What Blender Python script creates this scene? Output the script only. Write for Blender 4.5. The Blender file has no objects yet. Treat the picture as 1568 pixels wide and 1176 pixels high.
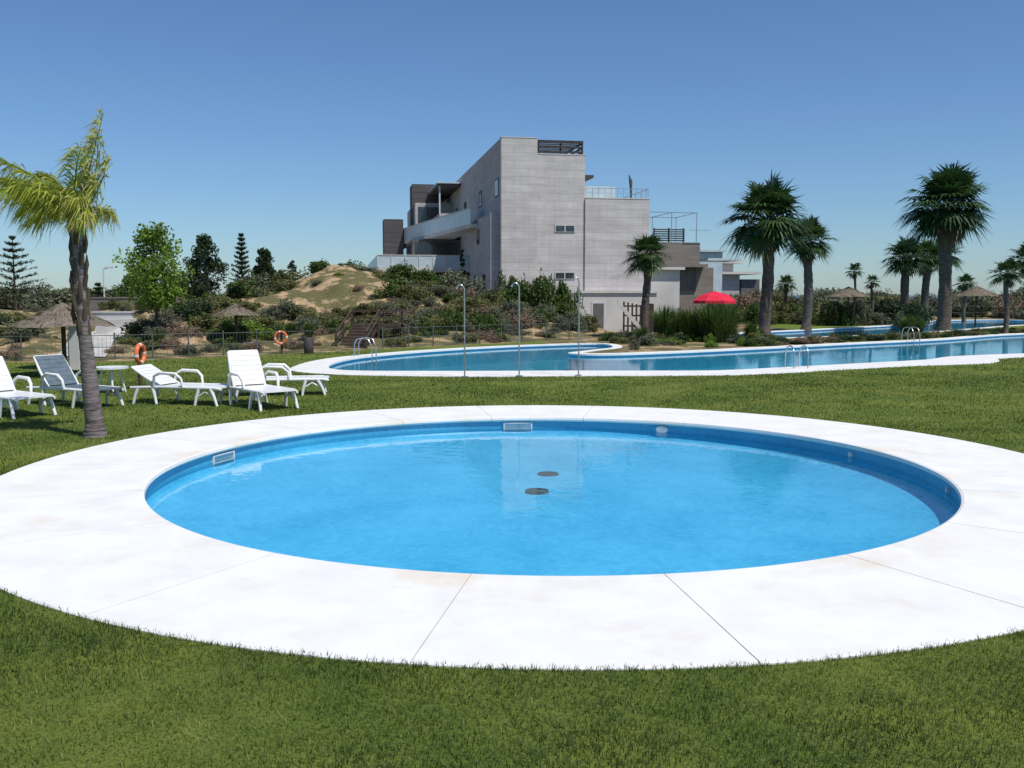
import bpy, math, random
import numpy as np
from mathutils import Vector, Matrix
RS=np.random.RandomState(7); random.seed(7)
sc=bpy.context.scene
rad=math.radians

# ------------------------------------------------------------ materials
def newmat(name):
    m=bpy.data.materials.new(name); m.use_nodes=True
    nt=m.node_tree; b=nt.nodes['Principled BSDF']
    return m,nt,b
def N(nt,t,**kw):
    n=nt.nodes.new(t)
    for k,v in kw.items():
        if k in n.inputs: n.inputs[k].default_value=v
        else: setattr(n,k,v)
    return n
def noisemat(name,c1,c2,scale=3.0,rough=0.7,stretch=(1,1,1),bump=0.0,bscale=None,metal=0,spec=0.3,lo=0.35,hi=0.65):
    m,nt,b=newmat(name); L=nt.links
    geo=N(nt,'ShaderNodeNewGeometry'); mp=N(nt,'ShaderNodeMapping'); mp.inputs['Scale'].default_value=stretch
    L.new(geo.outputs['Position'],mp.inputs['Vector'])
    n=N(nt,'ShaderNodeTexNoise',Scale=scale,Detail=6.0,Roughness=0.6); L.new(mp.outputs[0],n.inputs['Vector'])
    r=N(nt,'ShaderNodeValToRGB'); r.color_ramp.elements[0].position=lo; r.color_ramp.elements[1].position=hi
    r.color_ramp.elements[0].color=(*c1,1); r.color_ramp.elements[1].color=(*c2,1)
    L.new(n.outputs['Fac'],r.inputs['Fac']); L.new(r.outputs['Color'],b.inputs['Base Color'])
    b.inputs['Roughness'].default_value=rough; b.inputs['Metallic'].default_value=metal
    b.inputs['Specular IOR Level'].default_value=spec
    if bump:
        n3=N(nt,'ShaderNodeTexNoise',Scale=bscale or scale*3,Detail=5.0); L.new(mp.outputs[0],n3.inputs['Vector'])
        bp=N(nt,'ShaderNodeBump',Strength=bump,Distance=0.02); L.new(n3.outputs['Fac'],bp.inputs['Height']); L.new(bp.outputs[0],b.inputs['Normal'])
    return m
def panelmat(name,c1,c2,pz=.42,px=1.9):
    m,nt,b=newmat(name); L=nt.links
    geo=N(nt,'ShaderNodeNewGeometry'); sp=N(nt,'ShaderNodeSeparateXYZ'); L.new(geo.outputs['Position'],sp.inputs[0])
    ad=N(nt,'ShaderNodeMath',operation='ADD'); L.new(sp.outputs[0],ad.inputs[0]); L.new(sp.outputs[1],ad.inputs[1])
    cb=N(nt,'ShaderNodeCombineXYZ'); L.new(ad.outputs[0],cb.inputs[0]); L.new(sp.outputs[2],cb.inputs[1])
    br=N(nt,'ShaderNodeTexBrick',Scale=1.0); L.new(cb.outputs[0],br.inputs['Vector'])
    br.inputs['Brick Width'].default_value=px; br.inputs['Row Height'].default_value=pz; br.inputs['Mortar Size'].default_value=.012
    br.inputs['Color1'].default_value=(*c1,1); br.inputs['Color2'].default_value=(*c2,1); br.inputs['Mortar'].default_value=tuple(.80*c for c in c1)+(1,)
    cur=br.outputs['Color']
    for sc_,st,lo_,hi_ in ((1.3,(.5,.5,1.8),.85,1.07),(2.2,(.25,.25,5),.91,1.05),(1.8,(2.5,2.5,.25),.93,1.03)):
        mp=N(nt,'ShaderNodeMapping'); mp.inputs['Scale'].default_value=st; L.new(geo.outputs['Position'],mp.inputs['Vector'])
        n=N(nt,'ShaderNodeTexNoise',Scale=sc_,Detail=7.0,Roughness=.65); L.new(mp.outputs[0],n.inputs['Vector'])
        r=N(nt,'ShaderNodeValToRGB'); r.color_ramp.elements[0].position=.33; r.color_ramp.elements[0].color=(lo_,lo_*.99,lo_*.985,1); r.color_ramp.elements[1].position=.67; r.color_ramp.elements[1].color=(hi_,hi_,hi_,1)
        L.new(n.outputs['Fac'],r.inputs['Fac'])
        mx=N(nt,'ShaderNodeMix',data_type='RGBA',blend_type='MULTIPLY'); mx.inputs[0].default_value=1; L.new(cur,mx.inputs[6]); L.new(r.outputs['Color'],mx.inputs[7]); cur=mx.outputs[2]
    L.new(cur,b.inputs['Base Color']); b.inputs['Roughness'].default_value=.85; b.inputs['Specular IOR Level'].default_value=.2
    return m
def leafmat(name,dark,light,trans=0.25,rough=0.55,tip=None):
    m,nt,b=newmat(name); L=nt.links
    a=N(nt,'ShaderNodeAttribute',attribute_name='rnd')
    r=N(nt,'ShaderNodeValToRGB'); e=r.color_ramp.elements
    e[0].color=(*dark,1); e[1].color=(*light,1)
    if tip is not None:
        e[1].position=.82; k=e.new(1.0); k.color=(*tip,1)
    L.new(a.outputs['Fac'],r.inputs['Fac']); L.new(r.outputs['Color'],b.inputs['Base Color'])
    b.inputs['Roughness'].default_value=rough; b.inputs['Specular IOR Level'].default_value=.25
    t=N(nt,'ShaderNodeBsdfTranslucent'); L.new(r.outputs['Color'],t.inputs['Color'])
    mx=N(nt,'ShaderNodeMixShader'); mx.inputs[0].default_value=trans
    o=nt.nodes['Material Output']
    L.new(b.outputs[0],mx.inputs[1]); L.new(t.outputs[0],mx.inputs[2]); L.new(mx.outputs[0],o.inputs['Surface'])
    return m

M={}
M['concrete']=panelmat('board_concrete',(.55,.515,.49),(.60,.565,.54))
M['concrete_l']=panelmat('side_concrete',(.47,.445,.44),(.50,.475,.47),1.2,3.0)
M['concrete_w']=noisemat('white_render',(.50,.48,.45),(.62,.59,.55),scale=1.0,stretch=(.6,.6,.6),rough=.85)
M['darkwood']=noisemat('dark_slats',(.035,.03,.028),(.07,.06,.055),scale=4,rough=.7)
M['greytower']=noisemat('grey_cladding',(.060,.056,.057),(.11,.10,.10),scale=1.2,stretch=(.2,.2,6),rough=.8)
M['shade']=noisemat('recess_shade_wall',(.10,.095,.09),(.15,.14,.13),scale=2,rough=.8)  # dark colour with the shade of recesses and openings painted in
M['tan']=noisemat('brown_render',(.17,.145,.125),(.24,.21,.18),scale=1.5,stretch=(.4,.4,2),rough=.85)
M['railw']=noisemat('pale_panel',(.42,.52,.56),(.55,.63,.66),scale=2,rough=.35,spec=.5)
M['glassd']=noisemat('window_glass',(.02,.024,.028),(.05,.055,.06),scale=2,rough=.08,spec=.8)
M['frame']=noisemat('window_frame',(.5,.5,.5),(.6,.6,.6),scale=5,rough=.5)
M['metal']=noisemat('brushed_steel',(.45,.46,.47),(.6,.61,.62),scale=8,rough=.3,metal=.9)
M['post']=noisemat('fence_metal',(.07,.085,.075),(.12,.14,.125),scale=6,rough=.5)
M['wood']=noisemat('weathered_wood',(.045,.03,.022),(.10,.07,.05),scale=5,stretch=(1,1,4),rough=.8)
M['thatch']=noisemat('thatch',(.10,.08,.06),(.24,.20,.15),scale=14,stretch=(1,1,.3),rough=.95,bump=.8)
M['plastic']=noisemat('white_plastic',(.70,.70,.67),(.78,.78,.75),scale=4,rough=.35,spec=.5)
M['plasticb']=noisemat('blue_grey_mesh',(.09,.12,.15),(.13,.17,.20),scale=10,rough=.6)
M['orange']=noisemat('orange_plastic',(.70,.15,.05),(.80,.22,.08),scale=4,rough=.4)
M['red']=noisemat('red_canvas',(.60,.012,.04),(.72,.025,.06),scale=3,rough=.8)
M['trunk_p']=noisemat('palm_trunk',(.05,.04,.03),(.16,.125,.10),scale=4,stretch=(1,1,7),rough=.9,bump=1.0,bscale=5)
M['trunk_l']=noisemat('ringed_trunk',(.075,.06,.055),(.22,.185,.175),scale=2.6,stretch=(2,2,9),rough=.85,bump=.9,bscale=4)
M['bark']=noisemat('bark',(.06,.045,.035),(.14,.11,.085),scale=6,stretch=(2,2,.6),rough=.9,bump=.6)
M['coping']=noisemat('coping_stone',(.66,.64,.60),(.76,.745,.71),scale=2.5,rough=.75,bump=.15,bscale=60)
M['path']=noisemat('path_concrete',(.38,.36,.33),(.52,.50,.46),scale=2.5,rough=.85)
M['leaf_mid']=leafmat('leaf_green',(.020,.040,.010),(.13,.20,.04))
M['leaf_olive']=leafmat('leaf_olive',(.050,.056,.018),(.23,.235,.08))
M['leaf_grey']=leafmat('leaf_grey_green',(.060,.066,.042),(.22,.235,.14))
M['leaf_bright']=leafmat('leaf_bright',(.07,.12,.015),(.28,.44,.06),trans=.4)
M['leaf_dark']=leafmat('leaf_dark',(.012,.026,.012),(.060,.10,.035))
M['leaf_palm']=leafmat('leaf_fan_palm',(.010,.030,.012),(.075,.14,.035),rough=.45)
M['leaf_feather']=leafmat('leaf_feather_palm',(.11,.14,.02),(.48,.52,.07),trans=.4,tip=(.48,.40,.20))
M['leaf_dead']=leafmat('leaf_dead',(.07,.05,.03),(.20,.15,.085))
M['dryleaf']=leafmat('leaf_dry',(.10,.075,.05),(.32,.22,.15))
M['blade']=leafmat('grass_blade',(.028,.060,.010),(.150,.20,.033),trans=.3,tip=(.30,.29,.10))

# ------------------------------------------------------------ mesh builder
class MB:
    def __init__(s): s.ch=[]; s.nv=0
    def add(s,v,f,mat=0,rnd=0.5,smooth=False):
        v=np.asarray(v,dtype=np.float64).reshape(-1,3)
        f=np.asarray(f,dtype=np.int64)
        if f.ndim==1: f=f[None,:]
        r=np.broadcast_to(np.asarray(rnd,dtype=np.float64),(len(v),))
        s.ch.append((v,f+s.nv,mat,r,smooth)); s.nv+=len(v)
    def more(s,f,mat=0,off=0):
        s.ch.append((np.zeros((0,3)),np.asarray(f,dtype=np.int64)+off,mat,np.zeros(0),False))
    def box(s,a,b,mat=0,T=None):
        x0,y0,z0=a;x1,y1,z1=b
        v=np.array([(x0,y0,z0),(x1,y0,z0),(x1,y1,z0),(x0,y1,z0),(x0,y0,z1),(x1,y0,z1),(x1,y1,z1),(x0,y1,z1)],float)
        if T is not None: v=np.array([T(p) for p in v])
        s.add(v,[(0,3,2,1),(4,5,6,7),(0,1,5,4),(1,2,6,5),(2,3,7,6),(3,0,4,7)],mat)
    def tube(s,pts,rs,n=8,mat=0,rnd=.5,caps=True,smooth=True):
        pts=np.asarray(pts,float); k=len(pts)
        if np.ndim(rs)==0: rs=[rs]*k
        V=[];a0=None
        for i in range(k):
            d=pts[min(i+1,k-1)]-pts[max(i-1,0)]; d/=max(np.linalg.norm(d),1e-9)
            if a0 is None:
                a=np.array([1,0,0.]) if abs(d[0])<.8 else np.array([0,1,0.])
            else: a=a0
            a=a-d*np.dot(a,d); a/=np.linalg.norm(a); a0=a
            b=np.cross(d,a)
            t=np.arange(n)*2*math.pi/n
            V.append(pts[i]+rs[i]*(np.cos(t)[:,None]*a+np.sin(t)[:,None]*b))
        V=np.concatenate(V); F=[]
        for i in range(k-1):
            for j in range(n):
                F.append((i*n+j,i*n+(j+1)%n,(i+1)*n+(j+1)%n,(i+1)*n+j))
        s.add(V,F,mat,rnd,smooth)
        if caps:
            s.add(V[:n][::-1],list(range(n)),mat,rnd); s.add(V[-n:],list(range(n)),mat,rnd)
    def leaves(s,C,L,W,rnd,mat=0,dirs=None):
        n=len(C)
        if dirs is None: dirs=RS.normal(size=(n,3))
        dirs=dirs/np.linalg.norm(dirs,axis=1)[:,None]
        q=RS.normal(size=(n,3)); q-=dirs*np.sum(q*dirs,1)[:,None]; q/=np.linalg.norm(q,axis=1)[:,None]
        L=np.broadcast_to(L,(n,))[:,None]; W=np.broadcast_to(W,(n,))[:,None]
        V=np.stack([C-dirs*L,C+q*W,C+dirs*L,C-q*W],1).reshape(-1,3)
        F=np.arange(4*n).reshape(n,4)
        s.add(V,F,mat,np.repeat(np.broadcast_to(rnd,(n,)),4))
    def build(s,name,mats,parent=None):
        me=bpy.data.meshes.new(name)
        V=np.concatenate([c[0] for c in s.ch])
        loops=np.concatenate([c[1].ravel() for c in s.ch])
        tot=np.concatenate([np.full(len(c[1]),c[1].shape[1]) for c in s.ch])
        st=np.concatenate([[0],np.cumsum(tot)[:-1]])
        mi=np.concatenate([np.full(len(c[1]),c[2]) for c in s.ch])
        sm=np.concatenate([np.full(len(c[1]),c[4]) for c in s.ch])
        me.vertices.add(len(V)); me.vertices.foreach_set('co',V.ravel())
        me.loops.add(len(loops)); me.loops.foreach_set('vertex_index',loops.astype(np.int32))
        me.polygons.add(len(tot)); me.polygons.foreach_set('loop_start',st.astype(np.int32))
        for m in mats: me.materials.append(M[m] if isinstance(m,str) else m)
        me.polygons.foreach_set('material_index',mi.astype(np.int32))
        me.update(calc_edges=True)
        me.polygons.foreach_set('use_smooth',sm.astype(bool))
        at=me.attributes.new('rnd','FLOAT','POINT'); at.data.foreach_set('value',np.concatenate([c[3] for c in s.ch]).astype(np.float32))
        me.validate()
        o=bpy.data.objects.new(name,me); sc.collection.objects.link(o)
        if parent: o.parent=parent
        return o
def empty(name,loc=(0,0,0)):
    e=bpy.data.objects.new(name,None); e.location=loc; e.empty_display_size=.3; sc.collection.objects.link(e); return e
def inst(name,src,loc,rz=0,s=(1,1,1)):
    o=bpy.data.objects.new(name,src.data); sc.collection.objects.link(o)
    o.location=loc; o.rotation_euler=(0,0,rz); o.scale=s; return o

# ------------------------------------------------------------ outlines
def catmull(P,m=8):
    P=np.asarray(P,float); n=len(P); out=[]
    for i in range(n):
        p0,p1,p2,p3=P[(i-1)%n],P[i],P[(i+1)%n],P[(i+2)%n]
        for j in range(m):
            t=j/m
            out.append(.5*((2*p1)+(-p0+p2)*t+(2*p0-5*p1+4*p2-p3)*t*t+(-p0+3*p1-3*p2+p3)*t**3))
    return np.array(out)
def offset(P,w):
    n=len(P); area=0.5*np.sum(P[:,0]*np.roll(P[:,1],-1)-np.roll(P[:,0],-1)*P[:,1])
    d=np.roll(P,-1,0)-np.roll(P,1,0); d/=np.maximum(np.linalg.norm(d,axis=1),1e-6)[:,None]
    nn=np.stack([d[:,1],-d[:,0]],1)*(1 if area>0 else -1)
    w=np.broadcast_to(w,(n,))
    return P+nn*w[:,None]
def inpoly(x,y,P):
    ins=np.zeros(x.shape,bool); n=len(P)
    for i in range(n):
        x0,y0=P[i]; x1,y1=P[(i+1)%n]
        if y0==y1: continue
        c=((y0>y)!=(y1>y))&(x<(x1-x0)*(y-y0)/(y1-y0)+x0)
        ins^=c
    return ins
BIG=np.array([(-4.15,21.5),(-3.5,20.2),(-1.2,20.0),(1,20.1),(2.8,20.1),(4.4,20.2),(6.1,21.1),(8.5,22.5),(10.3,23.6),(11.6,24.9),(14.3,26.2),(19,28),(30,31),
 (44,36),(44,52),(30,43.5),(21,39.3),(15.7,34.6),(11.0,31.3),(6.4,27.9),(3.9,26.3),(2.3,25.7),(1.55,26.3),(2.2,27.6),(3.1,29.3),(2.8,31.4),(.4,30.2),(-1.7,28.2),(-3.3,25.9),(-4.1,23.8)])
BIGW=np.array([.75,1.0,1.4,1.4,1.3,1.2,1.1,1.2,1.6,1.2,1.0,.8,.8,.8,.8,.6,.5,.45,.45,.45,.45,.4,.4,.3,.3,.3,.35,.4,.45,.6])
SEC=np.array([(8.1,35.3),(13.4,37.8),(18.5,42.0),(25.9,50),(32,56),(32,62),(27,60),(22.4,53),(14.1,44.4),(9.4,39.8)])
def resample_w(W,m=8):
    n=len(W); return np.array([W[i]*(1-j/m)+W[(i+1)%n]*j/m for i in range(n) for j in range(m)])
bigP=catmull(BIG); bigW=resample_w(BIGW)
secP=catmull(SEC); secW=np.full(len(secP),.4)
CX,CY=.324,8.82; RI,RO=3.525,4.88

# ------------------------------------------------------------ terrain
def ss(t): t=np.clip(t,0,1); return t*t*(3-2*t)
def YB(x): return np.interp(x,[-60,-9.9,-5.9,-3.6,.35,3.1,5],[19,22.7,25.8,28.4,32.3,34.8,36.5])
def H(x,y):
    x=np.asarray(x,float); y=np.asarray(y,float)
    t=ss((y-YB(x)-.6)/5); m=1-ss((x-1)/4)
    z=t*m*(.22+.5*ss((y-30)/14))
    z=z+t*(2.05*np.exp(-((x+8.0)/3.3)**2-((y-46)/6.0)**2)+.8*np.exp(-((x+4.0)/2.8)**2-((y-42)/5)**2)+.5*np.exp(-((x+13)/4)**2-((y-40)/5)**2))
    z=z+t*m*.10*(np.sin(x*1.3+y*.7)+np.sin(x*.6-y*1.1+1)+.6*np.sin(2.7*x+1.9*y)+.5*np.sin(5.1*x-2.3*y))
    z=z-.6*ss((y-41)/4)*ss((x-2.2)/2)*(1-ss((x-10)/3))*(1-ss((y-60)/10))
    z=z+.5*ss((y-64)/10)*ss((x-12)/5)
    return z*(1-ss((y-110)/60))
def h(x,y): return float(H(x,y))
def axis(a,b,st,lo,hi):
    c=list(np.arange(a,b+1e-6,st)); s=st*1.5; v=b
    while v<hi: v+=s; c.append(v); s*=1.35
    s=st*1.5; v=a; pre=[]
    while v>lo: v-=s; pre.append(v); s*=1.35
    return np.array(pre[::-1]+c)
xs=axis(-14,34,.2,-4000,4000); ys=axis(1,64,.2,-400,6000)
X,Y=np.meshgrid(xs,ys); Z=H(X,Y)
nx,ny=len(xs),len(ys)
idx=np.arange(nx*ny).reshape(ny,nx)
F=np.stack([idx[:-1,:-1],idx[:-1,1:],idx[1:,1:],idx[1:,:-1]],-1).reshape(-1,4)
fx=(X[:-1,:-1]+X[1:,1:]).ravel()/2; fy=(Y[:-1,:-1]+Y[1:,1:]).ravel()/2
hole=((fx-CX)**2+(fy-CY)**2)<((RI+RO)/2)**2
hole|=inpoly(fx,fy,offset(bigP,bigW*.5))|inpoly(fx,fy,offset(secP,secW*.5))
F=F[~hole]
scrub=ss((Y-YB(X))/.5)*(X<3.2)
isl=((X>=3.2)|(Y>26))&(Y>25.6)&(X>1)&(X<13)&(Y<62)
scrub=np.maximum(scrub,isl*1.0); scrub=np.maximum(scrub,ss((Y-62)/2))
gm,nt,b=newmat('ground_cover'); L=nt.links
geo=N(nt,'ShaderNodeNewGeometry')
def ramp(fac,stops):
    r=N(nt,'ShaderNodeValToRGB'); e=r.color_ramp.elements
    e[0].position=stops[0][0]; e[0].color=(*stops[0][1],1); e[1].position=stops[-1][0]; e[1].color=(*stops[-1][1],1)
    for p,c in stops[1:-1]:
        k=e.new(p); k.color=(*c,1)
    L.new(fac,r.inputs['Fac']); return r.outputs['Color']
def noi(sc_,det=5,ro=.6):
    n=N(nt,'ShaderNodeTexNoise',Scale=sc_,Detail=float(det),Roughness=ro); L.new(geo.outputs['Position'],n.inputs['Vector']); return n.outputs['Fac']
def mix(f,a,bb,bt='MIX'):
    m=N(nt,'ShaderNodeMix',data_type='RGBA',blend_type=bt)
    if isinstance(f,float): m.inputs[0].default_value=f
    else: L.new(f,m.inputs[0])
    L.new(a,m.inputs[6]); L.new(bb,m.inputs[7]); return m.outputs[2]
fine=ramp(noi(55,4,.8),[(.3,(.065,.105,.017)),(.7,(.18,.225,.045))])
patch=ramp(noi(.9,7,.7),[(.32,(.58,.72,.55)),(.5,(1,1,1)),(.7,(1.6,1.3,1.2))])
lawn=mix(1.0,fine,patch,'MULTIPLY')
sand=ramp(noi(9,6),[(.3,(.30,.20,.115)),(.7,(.54,.39,.23))])
veg=ramp(noi(14,6,.75),[(.3,(.055,.055,.022)),(.7,(.19,.17,.075))])
vm=ramp(noi(.9,7,.75),[(.49,(0,0,0)),(.56,(1,1,1))])
scr=mix(vm,veg,sand)
at=N(nt,'ShaderNodeAttribute',attribute_name='rnd')
L.new(mix(at.outputs['Fac'],lawn,scr),b.inputs['Base Color'])
b.inputs['Roughness'].default_value=.95; b.inputs['Specular IOR Level'].default_value=.1
bp=N(nt,'ShaderNodeBump',Strength=.8,Distance=.03); L.new(noi(40,4,.8),bp.inputs['Height']); L.new(bp.outputs[0],b.inputs['Normal'])
g=MB(); g.add(np.stack([X.ravel(),Y.ravel(),Z.ravel()],1),F,0,scrub.ravel(),True)
ground=g.build('ground',[gm])

sea=MB(); sea.add([(-4000,220,.35),(5000,180,.35),(5000,6000,.35),(-4000,6000,.35)],[0,1,2,3])
M['sea']=noisemat('sea_water',(.05,.12,.2),(.07,.16,.25),scale=.1,rough=.3)
sea.build('sea',['sea'])

# ------------------------------------------------------------ pools
def watermat():
    m,nt,b=newmat('pool_water'); L=nt.links; nt.nodes.remove(b)
    geo=N(nt,'ShaderNodeNewGeometry')
    n1=N(nt,'ShaderNodeTexNoise',Scale=3.0,Detail=3.0); n2=N(nt,'ShaderNodeTexNoise',Scale=11.0,Detail=2.0)
    L.new(geo.outputs['Position'],n1.inputs['Vector']); L.new(geo.outputs['Position'],n2.inputs['Vector'])
    ad=N(nt,'ShaderNodeMath',operation='MULTIPLY_ADD'); L.new(n2.outputs['Fac'],ad.inputs[0]); ad.inputs[1].default_value=.3; L.new(n1.outputs['Fac'],ad.inputs[2])
    bp=N(nt,'ShaderNodeBump',Strength=.14,Distance=.02); L.new(ad.outputs[0],bp.inputs['Height'])
    fr=N(nt,'ShaderNodeFresnel',IOR=1.36); L.new(bp.outputs[0],fr.inputs['Normal'])
    gl=N(nt,'ShaderNodeBsdfGlossy',Roughness=.01); L.new(bp.outputs[0],gl.inputs['Normal'])
    tr=N(nt,'ShaderNodeBsdfTransparent'); tr.inputs['Color'].default_value=(.82,.96,.985,1)
    mx=N(nt,'ShaderNodeMixShader'); L.new(fr.outputs[0],mx.inputs[0]); L.new(tr.outputs[0],mx.inputs[1]); L.new(gl.outputs[0],mx.inputs[2])
    L.new(mx.outputs[0],nt.nodes['Material Output'].inputs['Surface']); return m
M['water']=watermat()
def tilemat(name,c1,c2,sc_):
    m,nt,b=newmat(name); L=nt.links
    geo=N(nt,'ShaderNodeNewGeometry')
    v=N(nt,'ShaderNodeTexVoronoi',Scale=sc_); L.new(geo.outputs['Position'],v.inputs['Vector'])
    n=N(nt,'ShaderNodeTexNoise',Scale=1.6,Detail=5.0); L.new(geo.outputs['Position'],n.inputs['Vector'])
    a=N(nt,'ShaderNodeMath',operation='MULTIPLY_ADD'); L.new(v.outputs['Color'],a.inputs[0]); a.inputs[1].default_value=.5
    L.new(n.outputs['Fac'],a.inputs[2])
    r=N(nt,'ShaderNodeValToRGB'); r.color_ramp.elements[0].color=(*c1,1); r.color_ramp.elements[1].color=(*c2,1)
    r.color_ramp.elements[0].position=.3; r.color_ramp.elements[1].position=1.0
    L.new(a.outputs[0],r.inputs['Fac']); L.new(r.outputs['Color'],b.inputs['Base Color']); b.inputs['Roughness'].default_value=.4
    return m
M['tile']=tilemat('pool_mosaic_dapple',(.035,.345,.58),(.12,.51,.76),22)  # mosaic tile; its tone variation also paints in dappled caustic light
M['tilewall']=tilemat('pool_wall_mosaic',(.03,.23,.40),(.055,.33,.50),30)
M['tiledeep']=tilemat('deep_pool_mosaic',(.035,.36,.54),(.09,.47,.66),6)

def deckmat():
    m,nt,b=newmat('deck_concrete'); L=nt.links
    geo=N(nt,'ShaderNodeNewGeometry')
    def nz(s,d=5.0):
        n=N(nt,'ShaderNodeTexNoise',Scale=s,Detail=d,Roughness=.65); L.new(geo.outputs['Position'],n.inputs['Vector']); return n.outputs['Fac']
    r=N(nt,'ShaderNodeValToRGB'); e=r.color_ramp.elements; e[0].position=.35; e[0].color=(.69,.675,.645,1); e[1].position=.60; e[1].color=(.76,.75,.73,1)
    L.new(nz(2.4,9.0),r.inputs['Fac'])
    r2=N(nt,'ShaderNodeValToRGB'); e=r2.color_ramp.elements; e[0].position=.55; e[0].color=(0,0,0,1); e[1].position=.80; e[1].color=(.75,.75,.75,1)
    ds=N(nt,'ShaderNodeVectorMath',operation='DISTANCE'); ds.inputs[1].default_value=(CX,CY,0); L.new(geo.outputs['Position'],ds.inputs[0])
    mr=N(nt,'ShaderNodeMapRange'); mr.inputs['From Min'].default_value=RI; mr.inputs['From Max'].default_value=RI+.6; mr.inputs['To Min'].default_value=.09; mr.inputs['To Max'].default_value=-.02
    L.new(ds.outputs['Value'],mr.inputs['Value'])
    ad=N(nt,'ShaderNodeMath',operation='ADD'); L.new(nz(1.3,8.0),ad.inputs[0]); L.new(mr.outputs[0],ad.inputs[1]); L.new(ad.outputs[0],r2.inputs['Fac'])
    mx=N(nt,'ShaderNodeMix',data_type='RGBA'); L.new(r2.outputs['Color'],mx.inputs[0]); L.new(r.outputs['Color'],mx.inputs[6]); mx.inputs[7].default_value=(.65,.55,.39,1)
    L.new(mx.outputs[2],b.inputs['Base Color']); b.inputs['Roughness'].default_value=.8; b.inputs['Specular IOR Level'].default_value=.2
    bp=N(nt,'ShaderNodeBump',Strength=.25,Distance=.004); L.new(nz(70,3.0),bp.inputs['Height']); L.new(bp.outputs[0],b.inputs['Normal'])
    return m
M['deck']=deckmat()
M['joint']=noisemat('joint_filler',(.34,.29,.22),(.46,.40,.32),scale=6,rough=.9)

pool=empty('round_swimming_pool',(0,0,0))
d=MB()
prof=[(RO,-.10),(RO,.006),(RO-.012,.014),(RI+.02,.014),(RI,.006),(RI-.005,-.02),(RI+.03,-.045)]
jit=[random.uniform(-1.5,1.5) for _ in range(18)]
for k in range(18):
    a0=rad(k*20+jit[k])+ .0007; a1=rad((k+1)*20+jit[(k+1)%18])-.0007
    st=10; V=[]
    for i in range(st+1):
        a=a0+(a1-a0)*i/st
        for r_,z_ in prof: V.append((CX+r_*math.cos(a),CY+r_*math.sin(a),z_))
    n=len(prof); Fq=[(i*n+j,(i+1)*n+j,(i+1)*n+j+1,i*n+j+1) for i in range(st) for j in range(n-1)]
    d.add(V,Fq,0); d.add(V[:n],list(range(n)),0); d.add(V[-n:],list(range(n)),0)
d.build('deck_slabs',['deck'],pool)
def ring(mb,prof,n=144,mat=0,smooth=True,cx=CX,cy=CY):
    a=np.arange(n)*2*math.pi/n; V=[]
    for r_,z_ in prof: V.append(np.stack([cx+r_*np.cos(a),cy+r_*np.sin(a),np.full(n,z_)],1))
    V=np.concatenate(V); Fq=[(i*n+j,i*n+(j+1)%n,(i+1)*n+(j+1)%n,(i+1)*n+j) for i in range(len(prof)-1) for j in range(n)]
    mb.add(V,Fq,mat,.5,smooth)
w=MB(); ring(w,[(RO-.02,.006),(RI+.02,.006)],mat=0); w.build('joint_bed',['joint'],pool)
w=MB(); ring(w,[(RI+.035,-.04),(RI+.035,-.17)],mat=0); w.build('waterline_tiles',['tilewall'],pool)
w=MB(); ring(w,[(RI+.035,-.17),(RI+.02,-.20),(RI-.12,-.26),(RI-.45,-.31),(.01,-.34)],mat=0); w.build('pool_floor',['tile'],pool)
def disc(r,z,n=144,cx=CX,cy=CY):
    a=np.arange(n)*2*math.pi/n; return np.stack([cx+r*np.cos(a),cy+r*np.sin(a),np.full(n,z)],1)
w=MB(); w.add(disc(RI+.034,-.13),list(range(144))); w.build('water',['water'],pool)
def wallT(ang,rw=RI+.033):
    c,s_=math.cos(rad(ang)),math.sin(rad(ang))
    return lambda p:(CX+c*(rw-p[1])-s_*p[0], CY+s_*(rw-p[1])+c*p[0], p[2])
for ang,wd in ((94,.19),(161.8,.19)):
    f=MB(); T=wallT(ang)
    f.box((-wd,-.02,-.148),(wd,.022,-.138),0,T); f.box((-wd,-.02,-.072),(wd,.022,-.06),0,T)
    f.box((-wd,-.02,-.138),(-wd+.02,.022,-.072),0,T); f.box((wd-.02,-.02,-.138),(wd,.022,-.072),0,T)
    f.box((-wd+.02,-.02,-.13),(wd-.02,.006,-.072),1,T)
    f.build('skimmer',['frame','metal'],pool)
for ang,rr in ((63.5,.05),(21,.03),(-10,.03)):
    f=MB(); T=wallT(ang); a=np.arange(16)*2*math.pi/16; ax_=1.7 if rr>.04 else 1
    V=[T((ax_*rr*math.cos(t),-.01,-.10+rr*math.sin(t))) for t in a]+[T((ax_*rr*math.cos(t)*.9,.03,-.10+rr*math.sin(t)*.9)) for t in a]
    f.add(V,[(i,(i+1)%16,16+(i+1)%16,16+i) for i in range(16)]); f.add(V[16:],list(range(16)))
    f.build('pool_light' if rr>.04 else 'inlet_nozzle',['frame'],pool)
M['grate']=noisemat('drain_grate',(.03,.06,.08),(.08,.12,.14),scale=30,rough=.5)
for x,y in ((.245,9.25),(.39,10.15)):
    f=MB(); ring(f,[(.125,-.345),(.115,-.315),(.10,-.315)],24,0,False,x,y)
    f.add(disc(.102,-.327,24,x,y),list(range(24)),1)
    for i in range(-4,5):
        ww=math.sqrt(max(0,.10**2-(i*.022)**2)); f.box((x-ww,y+i*.022-.005,-.326),(x+ww,y+i*.022+.005,-.318),0)
    f.build('floor_drain',['grate','joint'],pool)

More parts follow.
